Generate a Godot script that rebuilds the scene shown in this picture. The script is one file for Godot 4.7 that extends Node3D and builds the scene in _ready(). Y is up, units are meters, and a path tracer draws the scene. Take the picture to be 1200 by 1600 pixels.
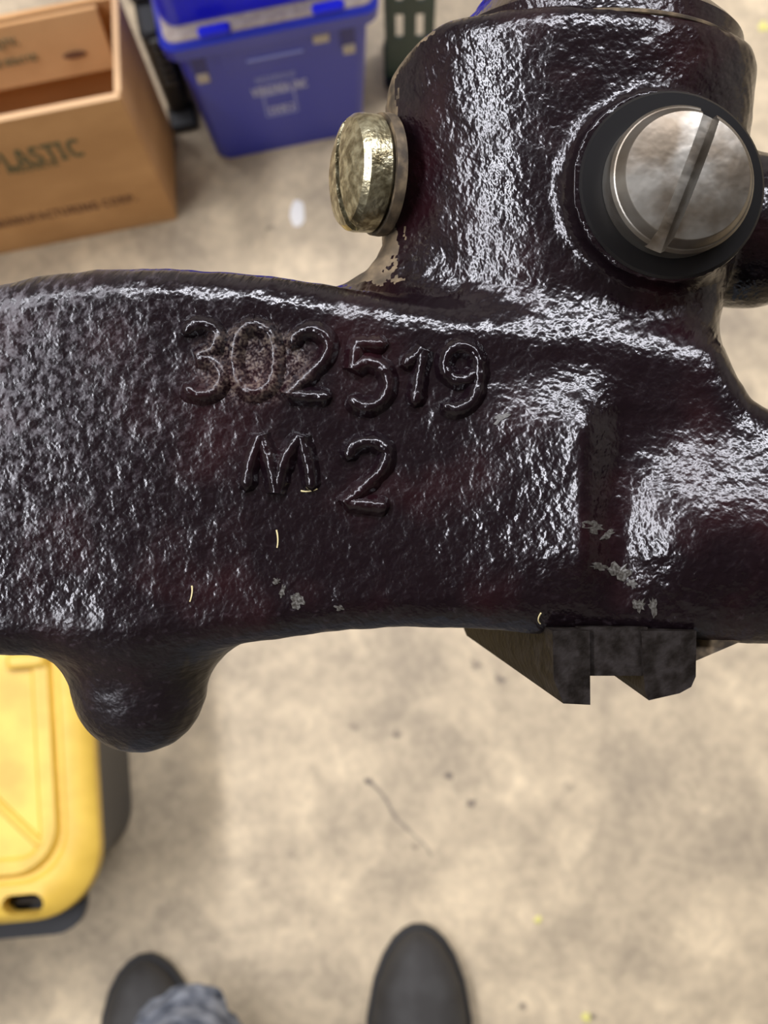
extends Node3D
# A glossy maroon iron casting seen close up above a workshop floor.
# The casting is modelled in its own units of 1/11 mm (U), y up the barrel, z towards its numbered face.
const U := 0.2 / 2200.0
const TURN := 0.2            # the row of boxes stands turned by this much

var M := {}                  # materials
var used := {}
var lump := FastNoiseLite.new()

# ---------------------------------------------------------------- naming
func numbered(n: String, parent: Node) -> String:
	var key := "%d/%s" % [parent.get_instance_id(), n]
	var k: int = used.get(key, 0)
	used[key] = k + 1
	return n if k == 0 else "%s_%03d" % [n, k]

func tag(o: Node, label := "", category := "", group := "", kind := "") -> Node:
	if label: o.set_meta("label", label)
	if category: o.set_meta("category", category)
	if group: o.set_meta("group", group)
	if kind: o.set_meta("kind", kind)
	return o

func thing(called: String, label: String, category: String, at := Vector3.ZERO, turn := 0.0, group := "") -> Node3D:
	var o := Node3D.new()
	o.name = numbered(called, self)
	add_child(o)
	o.position = at
	o.rotation.y = turn
	tag(o, label, category, group)
	return o

func put(called: String, mesh: Mesh, material: Material, parent: Node = self, at := Transform3D.IDENTITY) -> MeshInstance3D:
	var o := MeshInstance3D.new()
	o.name = numbered(called, parent)
	o.mesh = mesh
	o.material_override = material
	o.transform = at
	parent.add_child(o, true)
	return o

# ---------------------------------------------------------------- mesh helpers
# A soup is a PackedVector3Array of triangles, counter-clockwise seen from outside.
func quad(s: PackedVector3Array, a: Vector3, b: Vector3, c: Vector3, d: Vector3) -> void:
	s.append_array([a, b, c, a, c, d])

func loft(rings: Array, cap0 := true, cap1 := true, closed := true) -> PackedVector3Array:
	# rings run counter-clockwise seen from the end that the loft grows to
	var s := PackedVector3Array()
	for k in rings.size() - 1:
		var a: PackedVector3Array = rings[k]
		var b: PackedVector3Array = rings[k + 1]
		var n := a.size()
		for i in (n if closed else n - 1):
			var j := (i + 1) % n
			quad(s, a[i], a[j], b[j], b[i])
	if cap0: cap(s, rings[0], true)
	if cap1: cap(s, rings[-1], false)
	return s

func cap(s: PackedVector3Array, r: PackedVector3Array, back: bool) -> void:
	var c := Vector3.ZERO
	for p in r: c += p
	c /= r.size()
	for i in r.size():
		var j := (i + 1) % r.size()
		if back: s.append_array([c, r[j], r[i]])
		else: s.append_array([c, r[i], r[j]])

func rrect(w: float, d: float, r: float, y: float, n := 6, off := Vector2.ZERO) -> PackedVector3Array:
	# rounded rectangle in the xz plane, counter-clockwise seen from above
	var o := PackedVector3Array()
	r = maxf(minf(r, minf(w, d) / 2 - 1e-5), 1e-4)
	for q in 4:
		var cx := (w / 2 - r) * (1 if q == 0 or q == 3 else -1)
		var cz := (d / 2 - r) * (-1 if q < 2 else 1)
		for k in n + 1:
			var a := (q + float(k) / n) * PI / 2
			o.append(Vector3(cx + cos(a) * r + off.x, y, cz - sin(a) * r + off.y))
	return o

func rbox(w: float, h: float, d: float, r := 0.003, at := Vector3.ZERO, ch := -1.0) -> PackedVector3Array:
	var c := ch if ch >= 0 else minf(r, minf(h, minf(w, d)) * 0.3)
	var s := loft([rrect(w - 2 * c, d - 2 * c, r, 0, 3), rrect(w, d, r, c, 3), rrect(w, d, r, h - c, 3), rrect(w - 2 * c, d - 2 * c, r, h, 3)])
	return moved(s, Transform3D(Basis(), at))

func moved(s: PackedVector3Array, t: Transform3D) -> PackedVector3Array:
	return t * s

func lathe(profile: Array, n := 64) -> PackedVector3Array:
	# profile of Vector2(radius, y) from the bottom up, about y
	var rings := []
	for p in profile:
		var r := PackedVector3Array()
		for i in n:
			var a := TAU * i / n
			r.append(Vector3(cos(a) * p.x, p.y, -sin(a) * p.x))
		rings.append(r)
	return loft(rings, profile[0].x > 1e-6, profile[-1].x > 1e-6)

func prism(poly: Array, z0: float, z1: float, bevel := 0.0) -> PackedVector3Array:
	# a polygon in xy pushed along z, with bevelled front edges
	var pts := PackedVector2Array(poly)
	if Geometry2D.is_polygon_clockwise(pts): pts.reverse()
	var s := PackedVector3Array()
	var inner := pts
	if bevel > 0:
		inner = PackedVector2Array()
		for i in pts.size():
			var e0 := (pts[i] - pts[i - 1]).normalized()
			var e1 := (pts[(i + 1) % pts.size()] - pts[i]).normalized()
			var n0 := Vector2(-e0.y, e0.x)
			var n1 := Vector2(-e1.y, e1.x)
			var m := (n0 + n1)
			inner.append(pts[i] + m / maxf(m.dot(n0), 0.3) * bevel)
	for i in pts.size():
		var j := (i + 1) % pts.size()
		quad(s, Vector3(pts[i].x, pts[i].y, z0), Vector3(pts[j].x, pts[j].y, z0), Vector3(pts[j].x, pts[j].y, z1 - bevel), Vector3(pts[i].x, pts[i].y, z1 - bevel))
		if bevel > 0:
			quad(s, Vector3(pts[i].x, pts[i].y, z1 - bevel), Vector3(pts[j].x, pts[j].y, z1 - bevel), Vector3(inner[j].x, inner[j].y, z1), Vector3(inner[i].x, inner[i].y, z1))
	var t := Geometry2D.triangulate_polygon(inner)
	for k in range(0, t.size(), 3):
		var a := inner[t[k]]
		var b := inner[t[k + 1]]
		var c := inner[t[k + 2]]
		if (b - a).cross(c - a) < 0:
			var sw := b
			b = c
			c = sw
		s.append_array([Vector3(a.x, a.y, z1), Vector3(b.x, b.y, z1), Vector3(c.x, c.y, z1)])
	t = Geometry2D.triangulate_polygon(pts)
	for k in range(0, t.size(), 3):
		var a := pts[t[k]]
		var b := pts[t[k + 1]]
		var c := pts[t[k + 2]]
		if (b - a).cross(c - a) > 0:
			var sw := b
			b = c
			c = sw
		s.append_array([Vector3(a.x, a.y, z0), Vector3(b.x, b.y, z0), Vector3(c.x, c.y, z0)])
	return s

func tube(path: Array, r0: float, r1: float, n := 8) -> PackedVector3Array:
	var rings := []
	for k in path.size():
		var d: Vector3 = (path[mini(k + 1, path.size() - 1)] - path[maxi(k - 1, 0)]).normalized()
		var a := d.cross(Vector3(0.3, 0.1, 0.95)).normalized()
		var b := d.cross(a)
		var r := lerpf(r0, r1, float(k) / (path.size() - 1))
		var ring := PackedVector3Array()
		for i in n:
			var w := TAU * i / n
			ring.append(path[k] + (a * cos(w) + b * sin(w)) * r)
		rings.append(ring)
	return loft(rings)

# Turns a soup into a mesh with normals smoothed across edges softer than the crease; uv from the casting's own x, y, z.
func bake(s: PackedVector3Array, crease := 35.0, scale := 1.0, uv_casting := false) -> ArrayMesh:
	var lim := cos(deg_to_rad(crease))
	var nt := s.size() / 3
	var fn := PackedVector3Array()
	var at := {}
	var ids := PackedInt32Array()
	ids.resize(s.size())
	var lists := []
	var q := 2000.0 if scale == 1.0 else 4.0
	for t in nt:
		fn.append((s[t * 3 + 1] - s[t * 3]).cross(s[t * 3 + 2] - s[t * 3]))
		for c in 3:
			var p := s[t * 3 + c] * q * 20.0
			var key := Vector3i(roundi(p.x), roundi(p.y), roundi(p.z))
			var id: int = at.get(key, -1)
			if id < 0:
				id = lists.size()
				at[key] = id
				lists.append(PackedInt32Array())
			ids[t * 3 + c] = id
			lists[id].append(t)
	var un := PackedVector3Array()
	for f in fn: un.append(f.normalized())
	var v := PackedVector3Array()
	var n := PackedVector3Array()
	var uv := PackedVector2Array()
	for t in nt:
		if fn[t].length_squared() < 1e-20 * (1.0 if scale == 1.0 else 1e8): continue
		for c in [0, 2, 1]:
			var i: int = t * 3 + c
			var sum := Vector3.ZERO
			for o in lists[ids[i]]:
				if un[o].dot(un[t]) >= lim: sum += fn[o]
			v.append(s[i] * scale)
			n.append(sum.normalized())
			if uv_casting: uv.append(cast_uv(s[i]))
	var a := []
	a.resize(Mesh.ARRAY_MAX)
	a[Mesh.ARRAY_VERTEX] = v
	a[Mesh.ARRAY_NORMAL] = n
	if uv_casting: a[Mesh.ARRAY_TEX_UV] = uv
	var m := ArrayMesh.new()
	m.add_surface_from_arrays(Mesh.PRIMITIVE_TRIANGLES, a)
	return m

# ---------------------------------------------------------------- surface nets
# Meshes the zero of a distance field inside a box of cells; only blocks near the surface are visited.
func nets(field: Callable, lo: Vector3, hi: Vector3, cell: float, scale: float, with_uv: bool) -> ArrayMesh:
	var B := 4
	var nx := int(ceil((hi.x - lo.x) / cell / B)) * B + 1
	var ny := int(ceil((hi.y - lo.y) / cell / B)) * B + 1
	var nz := int(ceil((hi.z - lo.z) / cell / B)) * B + 1
	var val := PackedFloat32Array()
	val.resize(nx * ny * nz)
	val.fill(1e9)
	var reach := B * cell * 0.9 + cell
	var blocks := []
	for bx in range(0, nx - 1, B):
		for by in range(0, ny - 1, B):
			for bz in range(0, nz - 1, B):
				var mid := lo + Vector3(bx + B * 0.5, by + B * 0.5, bz + B * 0.5) * cell
				if absf(field.call(mid)) > reach: continue
				blocks.append(Vector3i(bx, by, bz))
				for x in range(bx, bx + B + 1):
					for y in range(by, by + B + 1):
						var at := (x * ny + y) * nz
						for z in range(bz, bz + B + 1):
							if val[at + z] > 1e8:
								val[at + z] = field.call(lo + Vector3(x, y, z) * cell)
	var vid := PackedInt32Array()
	vid.resize(nx * ny * nz)
	vid.fill(-1)
	var pos := PackedVector3Array()
	var sx := ny * nz
	var sy := nz
	var offs := [0, sx, sy, sx + sy, 1, sx + 1, sy + 1, sx + sy + 1]
	var corner := [Vector3(0, 0, 0), Vector3(1, 0, 0), Vector3(0, 1, 0), Vector3(1, 1, 0), Vector3(0, 0, 1), Vector3(1, 0, 1), Vector3(0, 1, 1), Vector3(1, 1, 1)]
	var edges := [[0, 1], [2, 3], [4, 5], [6, 7], [0, 2], [1, 3], [4, 6], [5, 7], [0, 4], [1, 5], [2, 6], [3, 7]]
	for b in blocks:
		for x in range(b.x, b.x + B):
			for y in range(b.y, b.y + B):
				for z in range(b.z, b.z + B):
					var at: int = x * sx + y * sy + z
					var neg := 0
					for o in offs:
						if val[at + o] < 0.0: neg += 1
					if neg == 0 or neg == 8: continue
					var sum := Vector3.ZERO
					var cnt := 0
					for e in edges:
						var va := val[at + offs[e[0]]]
						var vb := val[at + offs[e[1]]]
						if (va < 0.0) != (vb < 0.0):
							sum += (corner[e[0]] as Vector3).lerp(corner[e[1]], va / (va - vb))
							cnt += 1
					vid[at] = pos.size()
					pos.append(lo + (Vector3(x, y, z) + sum / cnt) * cell)
	var idx := PackedInt32Array()
	for b in blocks:
		for x in range(b.x, b.x + B):
			for y in range(b.y, b.y + B):
				for z in range(b.z, b.z + B):
					var at: int = x * sx + y * sy + z
					if vid[at] < 0: continue
					var v0 := val[at] < 0.0
					if x > 0 and y > 0 and v0 != (val[at + 1] < 0.0): net_quad(idx, vid[at - sx - sy], vid[at - sy], vid[at], vid[at - sx], v0)
					if y > 0 and z > 0 and v0 != (val[at + sx] < 0.0): net_quad(idx, vid[at - sy - 1], vid[at - 1], vid[at], vid[at - sy], v0)
					if x > 0 and z > 0 and v0 != (val[at + sy] < 0.0): net_quad(idx, vid[at - sx - 1], vid[at - sx], vid[at], vid[at - 1], v0)
	var nor := PackedVector3Array()
	var uv := PackedVector2Array()
	var e := cell * 0.35
	for i in pos.size():
		var p := pos[i]
		var d: float = field.call(p)
		var g := Vector3(field.call(p + Vector3(e, 0, 0)) - d, field.call(p + Vector3(0, e, 0)) - d, field.call(p + Vector3(0, 0, e)) - d) / e
		p -= g * clampf(d / maxf(g.length_squared(), 0.2), -cell * 0.5, cell * 0.5)
		pos[i] = p * scale
		nor.append(g.normalized())
		if with_uv: uv.append(cast_uv(p))
	var a := []
	a.resize(Mesh.ARRAY_MAX)
	a[Mesh.ARRAY_VERTEX] = pos
	a[Mesh.ARRAY_NORMAL] = nor
	if with_uv: a[Mesh.ARRAY_TEX_UV] = uv
	a[Mesh.ARRAY_INDEX] = idx
	var m := ArrayMesh.new()
	m.add_surface_from_arrays(Mesh.PRIMITIVE_TRIANGLES, a)
	return m

func net_quad(idx: PackedInt32Array, a: int, b: int, c: int, d: int, inside: bool) -> void:
	if a < 0 or b < 0 or c < 0 or d < 0: return
	if inside: idx.append_array([a, c, b, a, d, c])      # clockwise seen from outside
	else: idx.append_array([a, b, c, a, c, d])

func smin(a: float, b: float, k: float) -> float:
	var h := maxf(k - absf(a - b), 0.0) / k
	return minf(a, b) - h * h * k * 0.25

func smax(a: float, b: float, k: float) -> float:
	return -smin(-a, -b, k)

func capsule(p: Vector3, a: Vector3, b: Vector3, ra: float, rb: float) -> float:
	var ab := b - a
	var t := clampf((p - a).dot(ab) / ab.length_squared(), 0.0, 1.0)
	return (p - a - ab * t).length() - lerpf(ra, rb, t)

# ---------------------------------------------------------------- the casting's shape, in units of U
func P(x: float, y: float, s := 1.0) -> Vector2:
	return Vector2((x - 600.0) * s, (800.0 - y) * s)

var arm_grid := PackedFloat32Array()
var ag_lo := Vector2(-1300, -420)
const AG := 14.0
const AGX := 190
const AGY := 66

func make_arm_grid() -> void:
	var o := [[-560, 760], [-480, 640], [-300, 540], [-150, 487], [-60, 462], [0, 446], [60, 432], [150, 422], [260, 420], [350, 425], [420, 431], [505, 444], [600, 459], [700, 474], [800, 487], [1000, 512], [1090, 524], [1125, 545], [1150, 588], [1172, 622], [1200, 641], [1400, 690], [1560, 760], [1560, 900], [1400, 975], [1200, 992], [1000, 996], [850, 991], [720, 981], [620, 979], [520, 986], [400, 1003], [345, 1010], [200, 1021], [0, 1024], [-300, 1000], [-480, 900]]
	var poly := []
	for p in o: poly.append(P(p[0], p[1], 1.026))
	arm_grid.resize(AGX * AGY)
	for i in AGX:
		for j in AGY:
			var q := ag_lo + Vector2(i, j) * AG
			var best := 1e9
			var inside := false
			for k in poly.size():
				var a: Vector2 = poly[k]
				var b: Vector2 = poly[(k + 1) % poly.size()]
				var ab := b - a
				best = minf(best, (q - a - ab * clampf((q - a).dot(ab) / ab.length_squared(), 0, 1)).length_squared())
				if (a.y > q.y) != (b.y > q.y) and q.x < ab.x * (q.y - a.y) / ab.y + a.x: inside = not inside
			arm_grid[i * AGY + j] = -sqrt(best) if inside else sqrt(best)

func arm2d(x: float, y: float) -> float:
	var u := clampf((x - ag_lo.x) / AG, 0.0, AGX - 1.01)
	var v := clampf((y - ag_lo.y) / AG, 0.0, AGY - 1.01)
	var i := int(u)
	var j := int(v)
	u -= i
	v -= j
	var at := i * AGY + j
	return lerpf(lerpf(arm_grid[at], arm_grid[at + 1], v), lerpf(arm_grid[at + AGY], arm_grid[at + AGY + 1], v), u)

func body(p: Vector3) -> float:
	var x := p.x
	var y := p.y
	# arm: a slab with rounded edges, a ridge on its face near the right boss
	var z := p.z
	if z > -120.0:
		if x > 0.0 and x < 420.0 and y < 240.0 and y > -200.0:
			z -= 48.0 * clampf((x - 5.0) / 300.0, 0.0, 1.0) ** 2 * (1.0 - smoothstep(296.0, 385.0, x)) * smoothstep(-190.0, -50.0, y) * (1.0 - smoothstep(120.0, 240.0, y))
		z += 0.00012 * maxf(0.0, -x - 250.0) ** 2 * 0.2
	var wx := arm2d(x, y) + 62.0
	var wy := absf(z + 130.0) - 68.0
	var d := minf(maxf(wx, wy), 0.0) + Vector2(maxf(wx, 0.0), maxf(wy, 0.0)).length() - 62.0
	# barrel
	if y > 150.0:
		var ex := (x - 320.0) / 345.0
		var ez := (p.z + 300.0) / 280.0
		var k0 := sqrt(ex * ex + ez * ez)
		var k1 := sqrt(ex * ex / 119025.0 + ez * ez / 78400.0)
		var b := k0 * (k0 - 1.0) / maxf(k1, 1e-6)
		b = smax(b, 14.0 + 0.085 * (p.z + 170.0) - x, 12.0)
		b = smax(b, -0.777 * (x - 13.0) + 0.629 * (y - 730.0), 16.0)
		b = smax(b, y - 792.0 - 0.08 * (p.z + 300.0), 50.0)
		b = smax(b, 0.975 * (x - 566.0) - 0.224 * (y - 329.0), 60.0)
		b = maxf(b, 200.0 - y)
		# boss of the large screw
		var ax := p - Vector3(441, 506, 20)
		var al := ax.dot(Vector3(0.06, 0, 0.998))
		var bo := maxf((ax - Vector3(0.06, 0, 0.998) * al).length() - 150.0, al)
		bo = maxf(bo, -300.0 - al)
		b = smin(b, bo, 34.0)
		d = smin(d, b, 64.0 if x > 120.0 or p.z > -60.0 else 64.0 + minf(130.0, (-60.0 - p.z) * 1.2))
		# lug standing off to the right
		d = smin(d, capsule(p, Vector3(575, 498, -300), Vector3(640, 500, -300), 132.0, 138.0), 30.0)
	# right boss: a stout round arm
	if x > 200.0:
		d = smin(d, capsule(p, Vector3(500, -40, -86), Vector3(980, -62, -90), 142.0, 156.0), 74.0)
	# stub below the arm
	if x < -100.0 and y < 100.0:
		d = smin(d, capsule(p, Vector3(-406, -190, -165), Vector3(-411, -290, -165), 124.0, 113.0), 92.0)
	return d + 1.7 * lump.get_noise_3d(x, y, p.z)

func face_z(x: float, y: float) -> float:
	var z := 120.0
	for k in 14:
		var d := body(Vector3(x, y, z))
		if d < 0.3: break
		z -= d * 0.9
	return z

# sheared so that the sides take the pattern without streaks
const UVW := 1500.0
const UVH := 1300.0
func cast_uv(p: Vector3) -> Vector2:
	return Vector2((p.x + 0.33 * minf(p.z, 0.0) + 650.0) / UVW, (850.0 - p.y - 0.41 * minf(p.z, 0.0)) / UVH)

# ---------------------------------------------------------------- textures
func noise(freq: float, kind := FastNoiseLite.TYPE_SIMPLEX_SMOOTH, oct := 4, sd := 1) -> FastNoiseLite:
	var n := FastNoiseLite.new()
	n.noise_type = kind
	n.frequency = freq
	n.fractal_octaves = oct
	n.fractal_type = FastNoiseLite.FRACTAL_FBM if oct > 1 else FastNoiseLite.FRACTAL_NONE
	n.seed = sd
	return n

func grey(n: FastNoiseLite, w: int, h: int) -> PackedByteArray:
	return n.get_image(w, h, false, false, true).get_data()

func tex(w: int, h: int, f: Image.Format, b: PackedByteArray) -> ImageTexture:
	return ImageTexture.create_from_image(Image.create_from_data(w, h, false, f, b))

func noise_tex(n: FastNoiseLite, size: int, ramp: Array, normal := false, strength := 4.0) -> NoiseTexture2D:
	var t := NoiseTexture2D.new()
	t.width = size
	t.height = size
	t.seamless = true
	t.noise = n
	if normal:
		t.as_normal_map = true
		t.bump_strength = strength
	elif ramp:
		var g := Gradient.new()
		var offs := PackedFloat32Array()
		var cols := PackedColorArray()
		for r in ramp:
			offs.append(r[0])
			cols.append(r[1])
		g.offsets = offs
		g.colors = cols
		t.color_ramp = g
	return t

func mat(called: String, c: Color, rough := 0.5, metal := 0.0) -> StandardMaterial3D:
	var m := StandardMaterial3D.new()
	m.resource_name = called
	m.albedo_color = c
	m.roughness = rough
	m.metallic = metal
	M[called] = m
	return m

# mottled colour, pattern size in metres, over any surface
func mottle(m: StandardMaterial3D, size: float, lo: Color, hi: Color, freq := 0.012, sd := 3, rough := Vector2.ZERO) -> void:
	var n := noise(freq, FastNoiseLite.TYPE_SIMPLEX_SMOOTH, 5, sd)
	m.albedo_texture = noise_tex(n, 256, [[0.25, lo], [0.75, hi]])
	m.uv1_triplanar = true
	m.uv1_scale = Vector3.ONE / size

func paint_textures() -> void:
	var W := 1500
	var H := 1300
	var crink := grey(noise(0.055, FastNoiseLite.TYPE_SIMPLEX_SMOOTH, 2, 11), W, H)
	var big := grey(noise(0.0042, FastNoiseLite.TYPE_SIMPLEX_SMOOTH, 3, 5), W, H)
	var fine := grey(noise(0.16, FastNoiseLite.TYPE_SIMPLEX_SMOOTH, 3, 23), W, H)
	var smear := noise(0.05, FastNoiseLite.TYPE_SIMPLEX_SMOOTH, 5, 31)
	smear.domain_warp_enabled = true
	smear.domain_warp_amplitude = 14.0
	smear.domain_warp_frequency = 0.02
	var sm := grey(smear, W, H)
	var col := PackedByteArray()
	col.resize(W * H * 3)
	var rgh := PackedByteArray()
	rgh.resize(W * H)
	var bmp := PackedByteArray()
	bmp.resize(W * H)
	for j in H:
		var y := 850.0 - j
		for i in W:
			var x := i - 650.0
			var at := j * W + i
			var s := sm[at] / 255.0
			var f := fine[at] / 255.0
			var b := big[at] / 255.0
			# a film of dust on the left of the face, thinning to the right and downwards
			var film := clampf((-190.0 - x) / 420.0, 0.0, 1.0) * clampf((y + 190.0) / 330.0, 0.0, 1.0) if y < 420.0 else 0.0
			var speck := clampf((s - 0.60 + film * 0.22) * 4.2, 0.0, 1.0) * (0.10 + 0.55 * film) * (0.15 + 1.1 * f)
			speck += clampf((f - 0.80) * 5.0, 0.0, 1.0) * 0.16
			if y < -150.0: speck += clampf((s - 0.66) * 5.0, 0.0, 1.0) * 0.16
			var red := clampf((b - 0.45) * 2.0, 0.0, 1.0)
			var k := 3 * at
			var dr := 108.0
			var dg := 107.0
			var db := 108.0
			# grime round the first numerals
			if x > -345.0 and x < -20.0 and y > 150.0 and y < 310.0:
				var g := maxf(0.0, 1.0 - ((x + 205.0) / 105.0) ** 2 - ((y - 232.0) / 72.0) ** 2)
				if g > 0.0:
					speck = maxf(speck, clampf((f * 0.6 + s * 0.5 - 0.42) * 3.0, 0.0, 1.0) * minf(1.0, g * 2.0) * 0.62)
					dr = 128.0
					dg = 116.0
					db = 98.0
			# bare dusty iron on the flank beside the small screw, and flaked paint by the right boss
			var a := clampf(speck, 0.0, 0.9)
			var rr := 15.0 + 13.0 * red
			var gg := 7.0 + 1.0 * red
			var bb := 11.0 + 1.0 * red
			col[k] = int(lerpf(rr, dr, a))
			col[k + 1] = int(lerpf(gg, dg, a))
			col[k + 2] = int(lerpf(bb, db, a))
			if y < -140.0: a = maxf(a, 0.45 * clampf((-140.0 - y) / 90.0, 0.0, 1.0))
			rgh[at] = int(255.0 * clampf(0.17 + 0.10 * b + 0.45 * a + 0.06 * film, 0.0, 1.0))
			bmp[at] = int(clampf(crink[at] * (0.74 - 0.1 * film) + fine[at] * 0.26, 0.0, 255.0))
	M.cast_col = tex(W, H, Image.FORMAT_RGB8, col)
	M.cast_rgh = tex(W, H, Image.FORMAT_L8, rgh)
	M.cast_bmp = tex(W, H, Image.FORMAT_L8, bmp)

func floor_texture() -> ImageTexture:
	# 2 m of trowelled concrete at 2 mm, laid from (-1, -1.3)
	var N := 1024
	var n1 := noise(0.006, FastNoiseLite.TYPE_SIMPLEX_SMOOTH, 4, 41)
	var n2 := noise(0.022, FastNoiseLite.TYPE_SIMPLEX_SMOOTH, 4, 42)
	n2.domain_warp_enabled = true
	n2.domain_warp_amplitude = 60.0
	n2.domain_warp_frequency = 0.008
	var n3 := noise(0.12, FastNoiseLite.TYPE_SIMPLEX_SMOOTH, 3, 43)
	var n4 := noise(0.05, FastNoiseLite.TYPE_CELLULAR, 1, 44)
	var a := grey(n1, N, N)
	var b := grey(n2, N, N)
	var c := grey(n3, N, N)
	var d := grey(n4, N, N)
	var o := PackedByteArray()
	o.resize(N * N * 3)
	for i in N * N:
		var t := 0.5 + (a[i] - 128) / 255.0 * 0.42 + (b[i] - 128) / 255.0 * 0.62 + (c[i] - 128) / 255.0 * 0.34
		if b[i] > 196: t += (b[i] - 196) / 255.0 * 0.9
		if d[i] < 16 and c[i] > 150: t -= 0.16
		t = clampf(t, 0.0, 1.0)
		o[3 * i] = int(lerpf(146, 226, t))
		o[3 * i + 1] = int(lerpf(132, 205, t))
		o[3 * i + 2] = int(lerpf(110, 168, t))
	var im := Image.create_from_data(N, N, false, Image.FORMAT_RGB8, o)
	var rng := RandomNumberGenerator.new()
	rng.seed = 9
	# stains where the photograph has them, in floor metres
	for q in [[0.075, -0.047, 7, 0.6], [0.100, -0.033, 6, 0.55], [0.046, -0.094, 5, 0.3], [-0.01, 0.025, 5, 0.5], [0.045, 0.068, 4, 0.6], [0.068, 0.096, 5, 0.65], [-0.054, 0.018, 6, 0.25], [-0.0396, 0.0731, 4, 0.6], [0.17, 0.08, 7, 0.25], [0.01, 0.14, 6, 0.25], [-0.12, 0.15, 8, 0.25], [0.19, 0.31, 4, 0.5], [0.12, 0.30, 4, 0.4], [-0.15, -0.53, 6, 0.3]]:
		for k in 60:
			var px := int((q[0] + 1.0) * 512 + rng.randfn(0, q[2] * 0.28))
			var py := int((q[1] + 1.3) * 512 + rng.randfn(0, q[2] * 0.22))
			im.set_pixel(px, py, im.get_pixel(px, py).lerp(Color8(70, 62, 55), q[3] * 0.3))
	for k in 120:       # a hairline crack
		var t := k / 120.0
		var px := int((lerpf(-0.0396, 0.026, t) + 1.0) * 512 + 1.5 * sin(t * 9.0))
		var py := int((lerpf(0.0731, 0.150, t) + 1.3) * 512)
		im.set_pixel(px, py, im.get_pixel(px, py).lerp(Color8(90, 82, 74), 0.55 * (1.0 - 0.6 * t)))
	return ImageTexture.create_from_image(im)

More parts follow.
